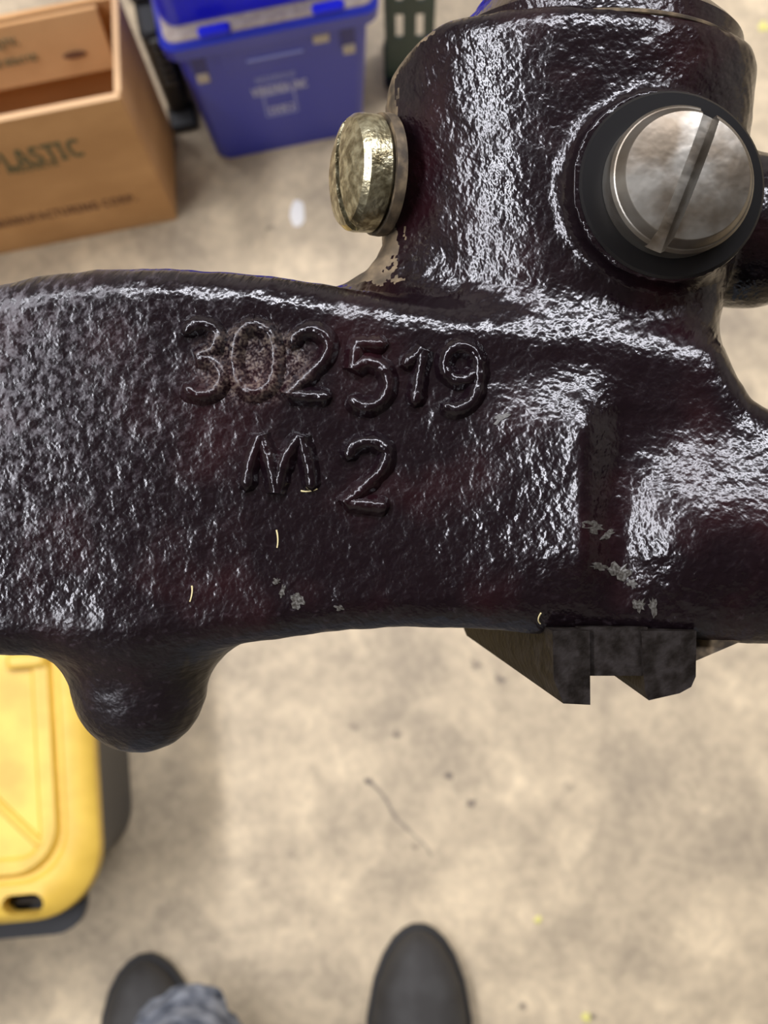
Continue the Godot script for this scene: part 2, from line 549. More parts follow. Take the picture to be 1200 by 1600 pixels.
func materials() -> void:
	paint_textures()
	M.cast_bmp_tile = noise_tex(noise(0.05, FastNoiseLite.TYPE_SIMPLEX_SMOOTH, 4, 66), 256, [])
	var m := mat("paint", Color.WHITE, 1.0)
	m.albedo_texture = M.cast_col
	m.roughness_texture = M.cast_rgh
	m.roughness_texture_channel = BaseMaterial3D.TEXTURE_CHANNEL_RED
	m.heightmap_enabled = true
	m.heightmap_texture = M.cast_bmp
	m.heightmap_scale = 0.016
	m = mat("dark_paint", Color8(9, 8, 9), 0.3)
	m = mat("dusty_iron_and_sheen", Color8(112, 102, 86), 0.75)
	mottle(m, 0.02, Color8(120, 110, 95), Color8(255, 240, 215), 0.02, 8)
	m = mat("steel", Color8(160, 156, 148), 0.42, 0.95)
	mottle(m, 0.05, Color8(172, 160, 146), Color8(240, 240, 238), 0.02, 5)
	m.heightmap_enabled = true
	m.heightmap_texture = noise_tex(noise(0.05, FastNoiseLite.TYPE_SIMPLEX_SMOOTH, 4, 6), 256, [])
	m.heightmap_scale = 0.008
	m = mat("old_steel", Color8(196, 190, 165), 0.36, 0.9)
	mottle(m, 0.016, Color8(138, 130, 112), Color8(255, 255, 245), 0.028, 15)
	m.heightmap_enabled = true
	m.heightmap_texture = noise_tex(noise(0.07, FastNoiseLite.TYPE_SIMPLEX_SMOOTH, 4, 7), 256, [])
	m.heightmap_scale = 0.012
	m = mat("rail", Color8(34, 30, 28), 0.6)
	mottle(m, 0.02, Color8(150, 140, 125), Color8(255, 255, 255), 0.02, 25)
	m.metallic_specular = 0.2
	m.heightmap_enabled = true
	m.heightmap_texture = M.cast_bmp_tile
	m.heightmap_scale = 0.01
	m = mat("rail_flank", Color8(84, 74, 54), 0.6, 0.3)
	mottle(m, 0.02, Color8(140, 130, 115), Color8(255, 255, 255), 0.02, 26)
	m = mat("flake", Color8(92, 90, 85), 0.4)
	mottle(m, 0.004, Color8(120, 112, 104), Color8(255, 255, 255), 0.03, 61)
	m = mat("lint", Color8(205, 190, 140), 0.8)
	m = mat("cardboard", Color8(212, 164, 110), 0.85)
	mottle(m, 0.35, Color8(236, 232, 225), Color8(255, 255, 255), 0.01, 51)
	mat("cut_edge", Color8(214, 174, 128), 0.85)
	mat("print", Color8(96, 96, 66), 0.8)
	mat("print_brown", Color8(112, 74, 50), 0.8)
	mat("blue", Color8(38, 52, 176), 0.4)
	mat("bright_blue", Color8(24, 34, 222), 0.4)
	mat("deep_blue", Color8(24, 28, 120), 0.5)
	m = mat("dust", Color8(186, 172, 158), 0.9)
	mottle(m, 0.08, Color8(228, 224, 222), Color8(255, 255, 255), 0.03, 52)
	mat("pale_print", Color8(150, 158, 220), 0.6)
	mat("white_print", Color8(205, 208, 235), 0.6)
	mat("clip", Color8(190, 180, 165), 0.5)
	m = mat("yellow", Color8(232, 194, 82), 0.5)
	mottle(m, 0.25, Color8(225, 220, 205), Color8(255, 255, 255), 0.012, 53)
	mat("black_plastic", Color8(48, 48, 49), 0.5)
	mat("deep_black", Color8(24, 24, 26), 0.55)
	mat("rib", Color8(70, 69, 66), 0.6)
	mat("green", Color8(38, 66, 58), 0.45)
	mat("slot_white", Color8(200, 198, 188), 0.7)
	m = mat("boot", Color8(62, 60, 57), 0.75)
	mottle(m, 0.12, Color8(205, 200, 195), Color8(255, 255, 255), 0.012, 54)
	mat("sole", Color8(34, 33, 32), 0.7)
	m = mat("denim", Color8(150, 154, 160), 0.9)
	mottle(m, 0.1, Color8(110, 118, 132), Color8(255, 255, 255), 0.016, 55)
	m = mat("concrete", Color.WHITE, 0.62)
	m.albedo_texture = floor_texture()
	mat("wall", Color8(200, 196, 188), 0.9)
	mat("ceiling", Color8(128, 128, 128), 0.9)
	mat("fitting", Color8(225, 225, 225), 0.5)
	m = mat("lamp", Color8(255, 255, 255), 0.5)
	m.emission_enabled = true
	m.emission = Color8(238, 242, 255)
	m.emission_energy_multiplier = 4.0
	mat("yellow_scrap", Color8(222, 214, 130), 0.8)
	mat("paper", Color8(235, 232, 225), 0.8)

# ---------------------------------------------------------------- lights and setting
func strip_light(at: Vector3, length: float, along_z: bool, energy: float, label: String) -> void:
	var o := thing("ceiling_light", label, "ceiling light", at, PI / 2 if along_z else 0.0, "strip lights under the ceiling")
	put("housing", bake(rbox(length, 0.05, 0.24, 0.01, Vector3(0, 0.02, 0))), M.fitting, o)
	put("diffuser", bake(rbox(length - 0.04, 0.035, 0.2, 0.012, Vector3(0, -0.015, 0))), M.lamp, o)
	var l := AreaLight3D.new()
	l.name = "glow"
	l.area_size = Vector2(length - 0.04, 0.2)
	l.area_normalize_energy = true
	l.light_energy = energy
	l.light_color = Color8(246, 246, 255)
	l.area_range = 20.0
	l.area_attenuation = 2.0
	l.shadow_enabled = true
	l.position = Vector3(0, -0.022, 0)
	l.rotation.x = -PI / 2
	o.add_child(l)

func room() -> void:
	var x0 := -3.4
	var x1 := 3.4
	var z0 := -3.2
	var z1 := 3.0
	var h := 2.9
	var s := PackedVector3Array()
	# floor: one slab with the concrete laid over its top
	var a := []
	a.resize(Mesh.ARRAY_MAX)
	var top := rbox(x1 - x0, 0.12, z1 - z0, 0.001, Vector3((x0 + x1) / 2, -0.12, (z0 + z1) / 2), 0.0005)
	var fm := bake(top)
	var arr := fm.surface_get_arrays(0)
	var uv := PackedVector2Array()
	for v in arr[Mesh.ARRAY_VERTEX]: uv.append(Vector2((v.x + 1.0) / 2.0, (v.z + 1.3) / 2.0))
	arr[Mesh.ARRAY_TEX_UV] = uv
	var m2 := ArrayMesh.new()
	m2.add_surface_from_arrays(Mesh.PRIMITIVE_TRIANGLES, arr)
	tag(put("floor", m2, M.concrete), "", "", "", "structure")
	tag(put("ceiling", bake(rbox(x1 - x0, 0.12, z1 - z0, 0.001, Vector3((x0 + x1) / 2, h, (z0 + z1) / 2))), M.ceiling), "", "", "", "structure")
	tag(put("wall_left", bake(rbox(0.12, h, z1 - z0, 0.001, Vector3(x0 - 0.06, 0, (z0 + z1) / 2))), M.wall), "", "", "", "structure")
	tag(put("wall_right", bake(rbox(0.12, h, z1 - z0, 0.001, Vector3(x1 + 0.06, 0, (z0 + z1) / 2))), M.wall), "", "", "", "structure")
	tag(put("wall_back", bake(rbox(x1 - x0 + 0.24, h, 0.12, 0.001, Vector3((x0 + x1) / 2, 0, z0 - 0.06))), M.wall), "", "", "", "structure")
	tag(put("wall_front", bake(rbox(x1 - x0 + 0.24, h, 0.12, 0.001, Vector3((x0 + x1) / 2, 0, z1 + 0.06))), M.wall), "", "", "", "structure")

# ---------------------------------------------------------------- casting parts
func csg_soup(c: CSGCombiner3D) -> PackedVector3Array:
	add_child(c)
	await get_tree().process_frame
	await get_tree().process_frame
	var m := c.bake_static_mesh()
	var s := PackedVector3Array()
	for k in m.get_surface_count():
		var arr := m.surface_get_arrays(k)
		var v: PackedVector3Array = arr[Mesh.ARRAY_VERTEX]
		var ix = arr[Mesh.ARRAY_INDEX]
		if ix == null: ix = range(v.size())
		for t in range(0, ix.size(), 3): s.append_array([v[ix[t]], v[ix[t + 2]], v[ix[t + 1]]])
	remove_child(c)
	c.free()
	return s

# A slotted screw head along +z: profile of Vector2(radius, z) from the base up to the crown.
func screw_mesh(profile: Array, slot: float, depth: float, turn: float) -> ArrayMesh:
	var c := CSGCombiner3D.new()
	var head := CSGMesh3D.new()
	head.mesh = bake(moved(lathe(profile, 72), Transform3D(Basis(Vector3.RIGHT, PI / 2))), 35.0)
	c.add_child(head)
	var cut := CSGBox3D.new()
	cut.size = Vector3(slot, 400, 200)
	cut.position.z = profile[-1].y - depth + 100
	cut.operation = CSGShape3D.OPERATION_SUBTRACTION
	c.add_child(cut)
	var s: PackedVector3Array = await csg_soup(c)
	return bake(moved(s, Transform3D(Basis(Vector3.BACK, turn))), 24.0, U, true)

func stroke(points: Array, width: float, height: float, closed := false) -> PackedVector3Array:
	# a raised bead along a path on the face, points in picture units of the casting's face
	var curve := Curve2D.new()
	var n := points.size()
	for i in n:
		var p: Vector2 = P(points[i][0], points[i][1])
		var sharp: bool = points[i].size() > 2
		var a: Vector2 = P(points[i - 1][0], points[i - 1][1]) if i > 0 else (P(points[n - 2][0], points[n - 2][1]) if closed else p)
		var b: Vector2 = P(points[i + 1][0], points[i + 1][1]) if i < n - 1 else (P(points[1][0], points[1][1]) if closed else p)
		var t := Vector2.ZERO if sharp else (b - a) / 6.0
		curve.add_point(p, -t, t)
	var len := curve.get_baked_length()
	var steps := maxi(4, int(len / 5.0))
	var rings := []
	var K := 10
	for k in steps + 1:
		var o := len * k / steps
		var p := curve.sample_baked(o, true)
		var d := (curve.sample_baked(minf(o + 2, len), true) - curve.sample_baked(maxf(o - 2, 0), true)).normalized()
		var side := Vector2(d.y, -d.x)
		var e := 1.0
		if not closed:
			var q := minf(o, len - o) / (width * 0.5)
			e = 1.0 if q >= 1.0 else sqrt(maxf(0.0, 1.0 - (1.0 - q) ** 2))
			e = maxf(e, 0.05)
		var wob := 1.0 + 0.14 * lump.get_noise_2d(p.x * 3.0, p.y * 3.0)
		var zc := face_z(p.x, p.y)
		var ring := PackedVector3Array()
		for i in K + 1:
			var t := (float(i) / K * 2.0 - 1.0)
			var q2 := p + side * t * width * 0.62 * e * wob
			ring.append(Vector3(q2.x, q2.y, zc + (height + 3.0) * (0.5 + 0.5 * cos(PI * t)) ** 0.55 * (0.25 + 0.75 * e) * wob - 3.0))
		rings.append(ring)
	var s := PackedVector3Array()
	for k in rings.size() - 1:
		for i in K:
			quad(s, rings[k][i], rings[k][i + 1], rings[k + 1][i + 1], rings[k + 1][i])
	# orient outwards
	if s.size() > 2 and (s[1] - s[0]).cross(s[2] - s[0]).z < 0:
		for t in range(0, s.size(), 3):
			var w := s[t + 1]
			s[t + 1] = s[t + 2]
			s[t + 2] = w
	return s

func casting() -> void:
	make_arm_grid()
	var o := thing("machine_casting", "glossy dark maroon iron casting with raised numerals 302519 and two slotted screws", "machine part")
	o.transform = CAM * Transform3D(Basis(), Vector3(0, 0, -0.2))
	var whole := nets(body, Vector3(-1180, -440, -560), Vector3(1000, 880, 110), 6.0, U, true)
	var arr := whole.surface_get_arrays(0)
	var vs: PackedVector3Array = arr[Mesh.ARRAY_VERTEX]
	var ns: PackedVector3Array = arr[Mesh.ARRAY_NORMAL]
	var bare := PackedInt32Array()
	var painted := PackedInt32Array()
	var ix: PackedInt32Array = arr[Mesh.ARRAY_INDEX]
	for t in range(0, ix.size(), 3):
		var c := vs[ix[t]] / U
		var n := ns[ix[t]]
		if c.x > -130.0 and c.y > 300.0 and c.z < -80.0 and (c.x < 36.0 and n.x < -0.8 or c.y < 470.0 and c.x < 34.0 and n.x < -0.3 and n.z < 0.75 or c.y > 640.0 and c.x < 110.0 and n.x < -0.6 and n.y > 0.35): bare.append_array([ix[t], ix[t + 1], ix[t + 2]])
		else: painted.append_array([ix[t], ix[t + 1], ix[t + 2]])
	for k in 2:
		arr[Mesh.ARRAY_INDEX] = [painted, bare][k]
		var part := ArrayMesh.new()
		part.add_surface_from_arrays(Mesh.PRIMITIVE_TRIANGLES, arr)
		var node := put(["cast_body", "bare_flank"][k], part, [M.paint, M.dusty_iron_and_sheen][k], o)
		if k == 1: node.set_meta("label", "dusty unpainted flank under the small screw")
	# collar on top of the barrel, leaning a little towards the face
	var tilt := Transform3D(Basis(Vector3.RIGHT, -0.08), Vector3(366, 772, -300))
	tag(put("collar", bake(moved(lathe([Vector2(255, -30), Vector2(268, -8), Vector2(266, 40), Vector2(256, 52), Vector2(212, 96), Vector2(206, 110), Vector2(150, 112)], 96), tilt), 28.0, U, true), M.paint, o))
	tag(put("dust_line", bake(moved(lathe([Vector2(266, -2), Vector2(271, 0), Vector2(272, 4), Vector2(267, 8)], 96), tilt), 40.0, U, true), M.dusty_iron_and_sheen, o), "pale line of dust under the collar")
	tag(put("spindle", bake(moved(lathe([Vector2(190, 90), Vector2(190, 210), Vector2(178, 222), Vector2(178, 420), Vector2(160, 430)], 72), tilt), 28.0, U), M.steel, o), "bare steel spindle")
	# large screw
	var face := Transform3D(Basis(Vector3.UP, 0.07), Vector3(446, 506, 18))
	tag(put("washer_face", bake(moved(moved(lathe([Vector2(136, -8), Vector2(146, -2), Vector2(146, 2), Vector2(142, 6), Vector2(40, 6)], 96), Transform3D(Basis(Vector3.RIGHT, PI / 2))), face), 28.0, U, true), M.dark_paint, o), "flat black seat round the large screw")
	var big := put("slotted_screw", await screw_mesh([Vector2(112, 0), Vector2(113, 46), Vector2(109, 52), Vector2(107, 53), Vector2(98, 72), Vector2(96, 74), Vector2(70, 80), Vector2(40, 83), Vector2(0, 84)], 27, 56, -0.376), M.steel, o)
	big.transform = Transform3D(Basis(Vector3.UP, 0.12), Vector3(447, 504, 20) * U)
	tag(big, "large steel screw head with a slot, facing out")
	# small screw on the flank, seen from the side
	var sm := put("slotted_screw", await screw_mesh([Vector2(90, 0), Vector2(97, 6), Vector2(98, 32), Vector2(96, 42), Vector2(88, 52), Vector2(62, 62), Vector2(34, 67), Vector2(0, 68)], 18, 34, 0.1), M.old_steel, o)
	sm.transform = Transform3D(Basis(Vector3.UP, -PI / 2 + 0.36), Vector3(-14, 566, -160) * U)
	tag(sm, "tarnished steel screw head seen from the side")
	var ws := put("washer", bake(moved(lathe([Vector2(60, 0), Vector2(101, -6), Vector2(102, 0), Vector2(101, 12), Vector2(60, 12)], 64), Transform3D(Basis(Vector3.RIGHT, PI / 2))), 28.0, U), M.dusty_iron_and_sheen, o)
	ws.transform = Transform3D(Basis(Vector3.UP, -PI / 2 + 0.36), Vector3(-2, 566, -165) * U)
	# guide rails under the arm
	put("guide_rail", rail([[862, 985], [864, 1060], [879, 1098], [921, 1100], [920, 985]], 10.0, [-120, 60], 520.0), M.rail, o)
	put("guide_rail", rail([[1000, 985], [1006, 1080], [1012, 1093], [1060, 1082], [1078, 1072], [1085, 1056], [1086, 985]], 10.0, [-70, 50], 420.0), M.rail, o)
	put("rail_web", rail([[905, 980], [905, 1056], [1012, 1056], [1012, 980]], 0.0, [-40, 10], 200.0), M.rail, o)
	put("rail_web", rail([[1075, 980], [1084, 1040], [1215, 984], [1215, 960]], -30.0, [-20, 20], 200.0), M.dusty_iron_and_sheen, o)  # beige colour here stands in for a grazing reflection under the boss
	# numerals
	var glyphs := {
		"3": [[[288, 527], [300, 510], [325, 508], [340, 525], [332, 548], [308, 558], [335, 566], [347, 588], [334, 612], [305, 616], [286, 598]]],
		"0": [[[398, 508], [374, 522], [366, 560], [376, 600], [398, 614], [422, 600], [430, 560], [422, 522], [398, 508]]],
		"2": [[[455, 548], [464, 524], [490, 516], [512, 532], [510, 556], [488, 582], [450, 617, 1], [480, 619], [520, 621]]],
		"5": [[[608, 539], [558, 537, 1], [552, 578, 1], [575, 566], [600, 578], [607, 604], [592, 630], [564, 634], [543, 618]]],
		"1": [[[624, 573], [646, 560], [662, 545, 1], [655, 590], [647, 638]]],
		"9": [[[746, 572], [733, 592], [708, 592], [694, 574], [702, 550], [724, 542], [744, 556], [748, 590], [738, 626], [712, 640], [686, 630]]],
		"m": [[[384, 770], [392, 720], [408, 680, 1], [424, 728], [432, 772, 1], [446, 716], [470, 682, 1], [482, 724], [488, 768]]],
		"z": [[[542, 722], [552, 698], [582, 690], [604, 704], [598, 730], [572, 758], [540, 785, 1], [572, 788], [610, 792]]],
	}
	for g in ["3", "0", "2", "5", "1", "9", "m", "z"]:
		var s := PackedVector3Array()
		for path in glyphs[g]: s.append_array(stroke(path, 31.0, 16.0, g == "0"))
		var part := put("raised_letter" if g == "m" else "raised_numeral", bake(s, 60.0, U, true), M.paint, o)
		part.set_meta("label", "raised letter M" if g == "m" else "raised numeral " + ("2" if g == "z" else g))
	# flaked paint: thin curled chips near the right boss
	var rng := RandomNumberGenerator.new()
	rng.seed = 4
	for q in [[922, 822, 26, 14, 0.3], [945, 836, 18, 9, -0.5], [932, 884, 20, 9, 0.2], [966, 893, 24, 20, 0.5], [985, 910, 12, 10, 0.9], [998, 945, 15, 17, 0.4], [1018, 948, 10, 22, -0.2], [432, 908, 9, 7, 0.1], [441, 925, 7, 16, 0.2], [464, 940, 16, 16, 0.4], [530, 950, 12, 7, 0.0], [782, 654, 9, 22, 1.0]]:
		var c := P(q[0], q[1])
		var ring := PackedVector3Array()
		var up := PackedVector3Array()
		for i in 18:
			var a := TAU * i / 18
			var rr := rng.randf_range(0.45, 1.2)
			var v := Vector2(cos(a) * q[2] * rr, sin(a) * q[3] * rr).rotated(-q[4]) * 0.8
			var zz := face_z(c.x + v.x, c.y + v.y)
			ring.append(Vector3(c.x + v.x, c.y + v.y, zz - 2.0))
			up.append(Vector3(c.x + v.x * 0.9, c.y + v.y * 0.9, zz + 1.2))
		put("paint_flake", bake(loft([ring, up], false, true), 30.0, U), M.flake, o)
	# lint caught on the paint
	for q in [[432, 828, 436, 842, 433, 856], [470, 767, 482, 770, 496, 764], [700, 566, 706, 560, 712, 548], [845, 958, 838, 970, 846, 976], [300, 915, 302, 926, 297, 940], [555, 350, 562, 352, 570, 349]]:
		var path := []
		for k in 7:
			var t := k / 6.0
			var p := P(lerpf(lerpf(q[0], q[2], t), lerpf(q[2], q[4], t), t), lerpf(lerpf(q[1], q[3], t), lerpf(q[3], q[5], t), t))
			path.append(Vector3(p.x, p.y, face_z(p.x, p.y) + 1.5))
		if q[1] < 400: continue
		put("lint_fibre", bake(tube(path, 1.3, 0.9, 5), 50.0, U), M.lint, o)

func rail(front: Array, z: float, slide: Array, depth: float) -> ArrayMesh:
	# a planed rail that runs back from the face, leaning to the left and upwards
	var pts := PackedVector2Array()
	for p in front: pts.append(P(p[0], p[1], 1.0))
	if Geometry2D.is_polygon_clockwise(pts): pts.reverse()
	var a := PackedVector3Array()
	var b := PackedVector3Array()
	for p in pts:
		a.append(Vector3(p.x + slide[0], p.y + slide[1], z - depth))
		b.append(Vector3(p.x, p.y, z))
	return bake(loft([a, b]), 20.0, U)

# ---------------------------------------------------------------- things on the floor
func shell(w0: float, d0: float, w1: float, d1: float, h: float, wall: float, r: float) -> PackedVector3Array:
	# an open tub
	return loft([rrect(w0 - 0.01, d0 - 0.01, r, 0), rrect(w0, d0, r, 0.006), rrect(w1, d1, r, h), rrect(w1 - wall, d1 - wall, r, h + 0.001), rrect(w1 - 2 * wall, d1 - 2 * wall, r, h), rrect(w0 - 2 * wall, d0 - 2 * wall, r, wall)])

func letters(text: String, height: float, material: Material, parent: Node, at: Vector3, turn_x := 0.0, tall := 1.0) -> MeshInstance3D:
	var t := TextMesh.new()
	var f := SystemFont.new()
	f.font_names = PackedStringArray(["Droid Sans"])
	f.font_weight = 700
	t.font = f
	t.text = text
	t.font_size = 32
	t.pixel_size = height / 23.0
	t.depth = 0.0004
	t.curve_step = 2.0
	return put("printed_lettering", t, material, parent, Transform3D(Basis(Vector3.RIGHT, turn_x) * Basis.from_scale(Vector3(1, tall, 1)), at))

func cardboard_box() -> void:
	var o := thing("cardboard_box", "open brown cardboard carton with printed front standing on the floor", "box", Vector3(-0.2538, 0, -0.5395), TURN)
	# local x runs left from the near right corner, z back is negative
	var w := 0.34
	var d := 0.10
	var h := 0.314
	var t := 0.005
	var skew := Transform3D(Basis(Vector3.RIGHT, Vector3.UP, Vector3(-0.143, 0, 1)), Vector3.ZERO)   # the carton is squashed out of square
	put("front_panel", bake(rbox(w, h, t, 0.001, Vector3(-w / 2, 0, -t / 2))), M.cardboard, o)
	put("side_panel", bake(moved(rbox(t, h, d - 2 * t, 0.001, Vector3(-t / 2, 0, -d / 2)), skew)), M.cardboard, o)
	put("side_panel", bake(moved(rbox(t, h, d - 2 * t, 0.001, Vector3(-w + t / 2, 0, -d / 2)), skew)), M.cardboard, o)
	put("back_panel", bake(moved(rbox(w, h, t, 0.001, Vector3(-w / 2, 0, -d + t / 2)), skew)), M.cardboard, o)
	put("bottom_panel", bake(moved(rbox(w - 2 * t, t, d - 2 * t, 0.001, Vector3(-w / 2, 0.001, -d / 2)), skew)), M.cardboard, o)
	tag(put("cut_edge", bake(rbox(w - 0.002, 0.0016, t + 0.001, 0.0006, Vector3(-w / 2, h - 0.0004, -t / 2))), M.cut_edge, o), "pale cut edge of the front")
	tag(put("cut_edge", bake(moved(rbox(t + 0.001, 0.0016, d - 2 * t, 0.0006, Vector3(-t / 2, h - 0.0004, -d / 2)), skew)), M.cut_edge, o), "pale cut edge of the side")
	var fl := put("flap", bake(rbox(w - 0.03, 0.075, 0.004, 0.001, Vector3(-w / 2 + 0.008, -0.074, 0))), M.cardboard, o, Transform3D(Basis(Vector3.RIGHT, -0.34), Vector3(0, h - 0.002, -d + t + 0.004)))
	tag(fl, "printed flap folded down inside")
	letters("TOTAL QTY.", 0.0075, M.print, fl, Vector3(-0.112, -0.018, 0.0046), 0.0, 1.3)
	letters("SIZE 80x110", 0.0065, M.print, fl, Vector3(-0.099, -0.040, 0.0046), 0.0, 1.3)
	put("ink_blot", bake(moved(lathe([Vector2(0.0001, 0), Vector2(0.011, 0.0002), Vector2(0.0108, 0.0004), Vector2(0.0001, 0.0005)], 24), Transform3D(Basis(Vector3.RIGHT, PI / 2).scaled(Vector3(1, 0.4, 1)), Vector3(-0.040, -0.046, 0.0041)))), M.print_brown, fl)
	letters("XPLASTIC", 0.017, M.print, o, Vector3(-0.108, 0.230, 0.0003), 0.0, 2.4)
	letters("PRODUCTS", 0.007, M.print, o, Vector3(-0.108, 0.207, 0.0003), 0.0, 2.0)
	letters("BOX MANUFACTURING CORP.", 0.0092, M.print_brown, o, Vector3(-0.120, 0.085, 0.0003), 0.0, 2.2)

func blue_bin() -> void:
	var yaw := 0.205
	var o := thing("storage_bin", "blue plastic storage bin on the floor with white print and a dusty lid", "storage bin", Vector3(-0.128, 0, -0.6243), yaw)
	# local z = 0 is the upright front wall
	var w0 := 0.166
	var w1 := 0.188
	var d0 := 0.24
	var d1 := 0.26
	var h := 0.275
	var wall := 0.004
	var back := func(w: float, d: float, r: float, y: float) -> PackedVector3Array: return rrect(w, d, r, y, 5, Vector2(0.003 * y / h, -d / 2))
	put("tub", bake(loft([back.call(w0 - 0.008, d0, 0.012, 0), back.call(w0, d0, 0.012, 0.006), back.call(w1, d1, 0.012, h), back.call(w1 - 2 * wall, d1, 0.012, h + 0.001)])), M.blue, o)
	var mid := Vector2(0.003, -d1 / 2)
	put("rim", bake(loft([rrect(w1 + 0.004, d1 + 0.004, 0.012, h - 0.016, 5, mid), rrect(w1 + 0.016, d1 + 0.018, 0.014, h - 0.013, 5, mid), rrect(w1 + 0.018, d1 + 0.020, 0.014, h + 0.009, 5, mid), rrect(w1 + 0.012, d1 + 0.012, 0.014, h + 0.014, 5, mid), rrect(w1 - 0.004, d1 - 0.004, 0.012, h + 0.013, 5, mid)])), M.blue, o)
	tag(put("lid", bake(moved(rbox(w1 + 0.008, 0.006, d1 + 0.008, 0.010, Vector3(mid.x, h + 0.0115, mid.y)), Transform3D.IDENTITY)), M.dust, o), "dusty lid ledge")
	for x in [-0.048, 0.058]:
		put("lid_clip", bake(rbox(0.030, 0.009, 0.010, 0.004, Vector3(x, h + 0.014, 0.001))), M.bright_blue, o)
	put("front_rib", bake(rbox(0.116, 0.045, 0.003, 0.0012, Vector3(0.006, 0.210, 0.0005))), M.blue, o)
	put("rib_edge", bake(rbox(0.056, 0.004, 0.003, 0.001, Vector3(0.002, 0.222, 0.0022))), M.pale_print, o)
	for x in [-0.071, 0.074]:
		put("slot_shade_plate", bake(rbox(0.014, 0.058, 0.002, 0.001, Vector3(x, 0.206, 0.0))), M.deep_blue, o)  # flat plate; its darker blue stands in for shade inside the slot
		put("card_clip", bake(rbox(0.012, 0.018, 0.004, 0.0015, Vector3(x, 0.196, 0.0006))), M.clip, o)
	put("latch", bake(rbox(0.016, 0.018, 0.005, 0.002, Vector3(0.048, 0.234, 0.0025))), M.clip, o)
	letters("HAZARDOUS", 0.0050, M.pale_print, o, Vector3(-0.002, 0.176, 0.0006), 0.0, 2.6)
	letters("VIRGINIA INC", 0.0062, M.white_print, o, Vector3(0.0, 0.150, 0.0006), 0.0, 3.0)
	var fr := PackedVector3Array()
	for y in [0.087, 0.137]: fr.append_array(rbox(0.034, 0.003, 0.0012, 0.0004, Vector3(-0.002, y, -0.0002)))
	for x in [-0.018, 0.014]: fr.append_array(rbox(0.002, 0.053, 0.0012, 0.0004, Vector3(x, 0.087, -0.0002)))
	put("printed_frame", bake(fr), M.pale_print, o)
	letters("CODE 2", 0.0056, M.white_print, o, Vector3(-0.002, 0.102, 0.0006), 0.0, 3.0)
	# a second bin stands on the dusty lid
	var t := thing("storage_bin", "bright blue plastic bin stacked on the dusty lid of the other bin", "storage bin", o.transform * Vector3(0.0, h + 0.0178, -0.010), yaw)
	put("tub", bake(loft([back.call(0.184, 0.22, 0.012, 0.0), back.call(0.188, 0.22, 0.012, 0.006), back.call(0.200, 0.23, 0.012, 0.2), back.call(0.190, 0.22, 0.012, 0.2), back.call(0.178, 0.21, 0.012, 0.004)])), M.bright_blue, t)
	put("rim", bake(moved(loft([rrect(0.202, 0.236, 0.012, 0.180), rrect(0.214, 0.248, 0.014, 0.183), rrect(0.214, 0.248, 0.014, 0.202), rrect(0.190, 0.222, 0.012, 0.203), rrect(0.190, 0.220, 0.012, 0.19)], false, false), Transform3D(Basis(), Vector3(0.002, 0, -0.115)))), M.bright_blue, t)

func black_case() -> void:
	var o := thing("equipment_case", "black ribbed plastic case between the carton and the blue bin", "case", Vector3(-0.2525, 0, -0.660), 0.2)
	put("shell", bake(rbox(0.022, 0.19, 0.16, 0.006, Vector3(0.0, 0, -0.08), 0.004)), M.deep_black, o)
	put("top_band", bake(rbox(0.026, 0.016, 0.05, 0.004, Vector3(0.0, 0.190, -0.06))), M.black_plastic, o)
	for k in 6:
		put("rib", bake(rbox(0.014, 0.010, 0.007, 0.002, Vector3(0.004, 0.085 + 0.018 * k, 0.002))), M.rib, o)
	put("foot", bake(rbox(0.03, 0.012, 0.03, 0.003, Vector3(0.002, 0, 0.004))), M.deep_black, o)
	tag(put("catch", bake(rbox(0.012, 0.01, 0.02, 0.003, Vector3(-0.004, 0.206, -0.07))), M.bright_blue, o), "small blue catch")

func post() -> void:
	var o := thing("shelf_upright", "dark green slotted steel shelf upright beside the blue bin", "shelf post", Vector3(0.004, 0, -0.700), 0.03)
	# an L of folded steel with two rows of slots, cut through
	var c := CSGCombiner3D.new()
	var a := CSGBox3D.new()
	a.size = Vector3(0.046, 1.3, 0.003)
	a.position = Vector3(0, 0.65, 0)
	c.add_child(a)
	for k in 16:
		for x in [-0.0105, 0.0105]:
			var q := CSGBox3D.new()
			q.size = Vector3(0.0075, 0.05, 0.02)
			q.position = Vector3(x, 0.132 + k * 0.076, 0)
			q.operation = CSGShape3D.OPERATION_SUBTRACTION
			c.add_child(q)
	var s: PackedVector3Array = await csg_soup(c)
	put("slotted_face", bake(s, 20.0), M.green, o)
	put("flange", bake(rbox(0.003, 1.3, 0.04, 0.001, Vector3(-0.0245, 0, -0.0185))), M.green, o)
	put("flange", bake(rbox(0.003, 1.3, 0.04, 0.001, Vector3(0.0245, 0, -0.0185))), M.green, o)
	put("foot", bake(rbox(0.056, 0.014, 0.056, 0.004, Vector3(0, 0, -0.018))), M.deep_black, o)

